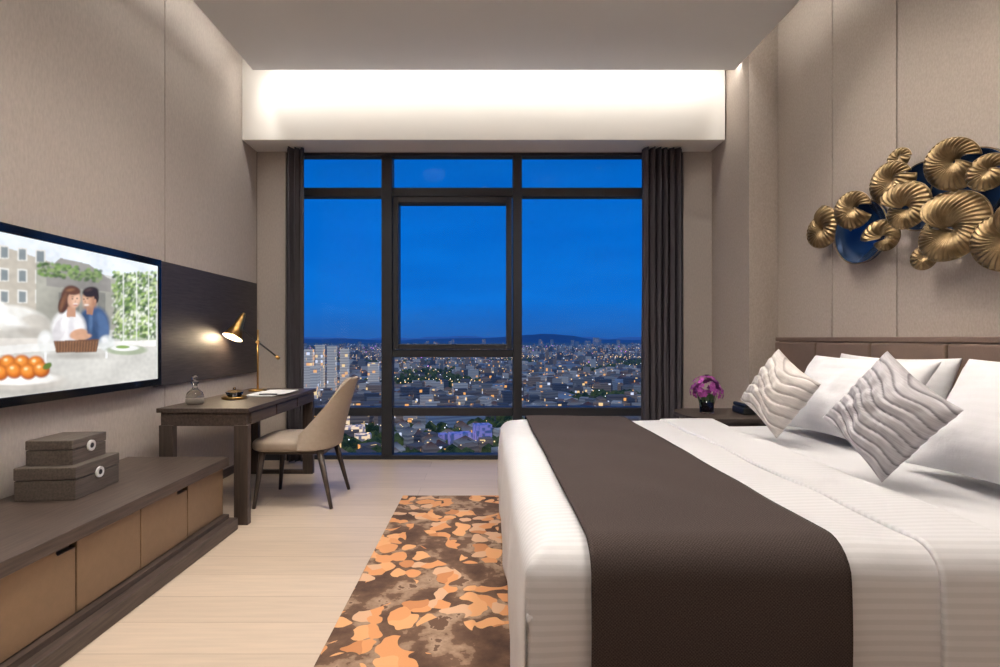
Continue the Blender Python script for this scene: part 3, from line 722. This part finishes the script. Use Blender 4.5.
for i in range(9000):
    y=330*(5200/330)**(random.random()**.75); x=random.uniform(-.62,.52)*y
    if mnoise.noise(Vector((x/190,y/260,2)))>.12 and y<2200: continue
    big=random.random()<.07
    h=random.uniform(6,14) if random.random()<.72 else random.uniform(14,24)
    if y>1500 and random.random()<.08: h=random.uniform(24,40)
    if big: bld(x,y,random.uniform(35,80),random.uniform(25,50),random.uniform(8,14),random.choice([.2,.5]),rgb(165,185,210))
    else: bld(x,y,random.uniform(9,20),random.uniform(8,14),h,random.choice([.15,.2,1.2,.6])+random.uniform(-.1,.1),random.choice(cols))
for i in range(60):
    y=random.uniform(330,430); x=random.uniform(-.36,.3)*y
    bld(x,y,random.uniform(9,14),random.uniform(8,11),random.uniform(7,12),random.uniform(0,1),random.choice(cols))
for k in range(20): bld(random.uniform(-900,1300),random.uniform(3000,5200),22,20,random.uniform(50,72),.2,rgb(150,160,180))
bld(940,4400,45,40,84,.1,rgb(170,180,200))
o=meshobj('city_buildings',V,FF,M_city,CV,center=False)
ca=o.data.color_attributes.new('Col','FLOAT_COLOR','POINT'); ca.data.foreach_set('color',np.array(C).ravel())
V=[];FF=[];C=[]
for x,y,h,w_ in ((-203,600,68,9),(-192,606,73,8),(-180,612,72,9),(-170,630,68,9),(-186,570,50,8),(-150,700,48,14)): bld(x,y,w_,14,h,.1,rgb(235,234,232))
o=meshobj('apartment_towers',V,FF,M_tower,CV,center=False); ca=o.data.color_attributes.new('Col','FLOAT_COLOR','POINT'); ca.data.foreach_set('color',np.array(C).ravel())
for nme,col,st,L_ in (('lit_villa',(1,.72,.36),.9,[(-103,410,16,12,12),(-92,392,12,9,9),(-118,455,18,12,12)]),('purple_lit_hall',(.36,.26,.75),.35,[(-18,375,16,10,13),(-2,382,12,10,18),(-34,392,12,9,9)])):
    V=[];FF=[];C=[]
    for x,y,a,b_,h in L_: bld(x,y,a,b_,h,.3,(1,1,1))
    m,nt,b=nm(nme+'_mat'); geo=N(nt,'ShaderNodeNewGeometry'); mu=N(nt,'ShaderNodeVectorMath',operation='MULTIPLY'); mu.inputs[1].default_value=(.5,.5,.5)
    nt.links.new(geo.outputs['Position'],mu.inputs[0]); fl_=N(nt,'ShaderNodeVectorMath',operation='FLOOR'); nt.links.new(mu.outputs[0],fl_.inputs[0])
    wn=N(nt,'ShaderNodeTexWhiteNoise'); nt.links.new(fl_.outputs[0],wn.inputs['Vector'])
    r=ramp(nt,[(.0,tuple(c_*.12 for c_ in col)),(.5,col)],'CONSTANT'); nt.links.new(wn.outputs['Value'],r.inputs[0]); nt.links.new(r.outputs[0],b.inputs['Emission Color']); b.inputs['Emission Strength'].default_value=st
    meshobj(nme,V,FF,m,CV,center=False)
def lights(name,pts,col,st):
    V=[];Fq=[]
    for x,y,z,s in pts:
        b0=len(V); V.extend([(x-s,y,z),(x+s,y,z),(x,y-s,z),(x,y+s,z),(x,y,z-s),(x,y,z+s)])
        for a,b_ in ((0,2),(2,1),(1,3),(3,0)): Fq.extend([(b0+a,b0+b_,b0+5),(b0+b_,b0+a,b0+4)])
    meshobj(name,V,Fq,emis(name+'_mat',col,st),CV,center=False)
P1=[];P2=[];P3=[]
for i in range(1300):
    y=340*(5500/340)**(random.random()**.7); x=random.uniform(-.6,.5)*y
    (P1 if random.random()<.6 else P2).append((x,y,G+random.uniform(6,16),.35+y/2800))
for k in range(12):
    x0=random.uniform(-.5,.4); y=random.uniform(700,3600); ang=random.uniform(-.25,.25)
    for j in range(70): xx=x0*y-300+j*18; P1.append((xx,y+ang*(j*18),G+12,.5+y/2400))
for k in range(70):
    y=random.uniform(1200,4500); x=random.uniform(-.45,.35)*y; P3.append((x,y,G+random.uniform(10,30),1+y/1700))
for j in range(24): P1.append((-150+j*3.2,360+j*13,G+10,.8))
for j in range(50): P1.append((random.uniform(-130,110),random.uniform(335,430),G+random.uniform(9,14),.35))
lights('street_lamps_warm',P1,(1,.66,.3),2.6); lights('street_lamps_white',P2,(.9,.95,1),2.4); lights('neon_signs',P3,(.75,.25,.9),1.3)
V=[];Fq=[]
bm=bmesh.new(); bmesh.ops.create_icosphere(bm,subdivisions=1,radius=1); iv=[v.co.copy() for v in bm.verts]; fi=[[v.index for v in f.verts] for f in bm.faces]; bm.free()
for i in range(6500):
    y=300*(2800/300)**(random.random()**.9); x=random.uniform(-.6,.5)*y
    if mnoise.noise(Vector((x/190,y/260,2)))<.02 and random.random()<.75: continue
    r=random.uniform(3,7); b0=len(V); z=G+r*.6
    V.extend([(x+v.x*r*random.uniform(.8,1.1),y+v.y*r,z+v.z*r*random.uniform(.7,1.1)) for v in iv]); Fq.extend([[b0+a for a in f] for f in fi])
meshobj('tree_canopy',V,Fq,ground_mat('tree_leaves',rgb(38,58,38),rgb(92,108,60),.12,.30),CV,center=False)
def ridge(name,y,base,amp,seed,col):
    V=[];Fq=[];n=260
    for i in range(n+1):
        x=-9000+18000*i/n
        h=base+amp*(mnoise.noise(Vector((x/1500,seed,0)))+.5*mnoise.noise(Vector((x/500,seed,1)))+.2*mnoise.noise(Vector((x/160,seed,1))))
        if seed<5: h+=95*math.exp(-((x-1300)/600)**2)
        V+= [(x,y,G),(x,y+900,G+max(30,h))]
    for i in range(n): Fq.append((2*i,2*i+2,2*i+3,2*i+1))
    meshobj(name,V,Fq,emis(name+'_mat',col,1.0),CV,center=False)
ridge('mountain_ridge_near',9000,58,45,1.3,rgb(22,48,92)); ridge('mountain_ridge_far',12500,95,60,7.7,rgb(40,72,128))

# ------------------------------------------------------------------ world (dusk sky)
wd=bpy.data.worlds.new('dusk'); S.world=wd; wd.use_nodes=True; nt=wd.node_tree; bg=nt.nodes['Background']
tc=N(nt,'ShaderNodeTexCoord'); sp=N(nt,'ShaderNodeSeparateXYZ'); nt.links.new(tc.outputs['Generated'],sp.inputs[0])
r=ramp(nt,[(0,rgb(36,92,168)),(.02,rgb(30,98,180)),(.07,rgb(10,106,202)),(.2,rgb(2,102,200)),(.36,rgb(1,88,178)),(1,rgb(2,40,100))])
nt.links.new(sp.outputs['Z'],r.inputs[0])
mp=N(nt,'ShaderNodeMapping'); mp.inputs['Scale'].default_value=(2,2,9); nt.links.new(tc.outputs['Generated'],mp.inputs[0])
no=N(nt,'ShaderNodeTexNoise',Scale=2.0,Detail=4.0); nt.links.new(mp.outputs[0],no.inputs['Vector'])
r2=ramp(nt,[(.35,(.86,.9,.93)),(.7,(1.1,1.07,1.04))]); nt.links.new(no.outputs['Fac'],r2.inputs[0])
mx=N(nt,'ShaderNodeMix',data_type='RGBA',blend_type='MULTIPLY'); mx.inputs[0].default_value=1
nt.links.new(r.outputs[0],mx.inputs[6]); nt.links.new(r2.outputs[0],mx.inputs[7]); nt.links.new(mx.outputs[2],bg.inputs[0]); bg.inputs[1].default_value=1.15

# ------------------------------------------------------------------ camera
cd=bpy.data.cameras.new('cam'); cam=bpy.data.objects.new('camera',cd); link(cam)
cam.location=(0,0,1.2); cam.rotation_euler=(math.pi/2,0,0); cd.sensor_width=36; cd.lens=F/1000*36; cd.shift_x=.015; cd.shift_y=.0045; cd.clip_end=30000; cd.clip_start=.05
S.camera=cam
S.view_settings.view_transform='Standard'; S.view_settings.look='None'; S.view_settings.exposure=0
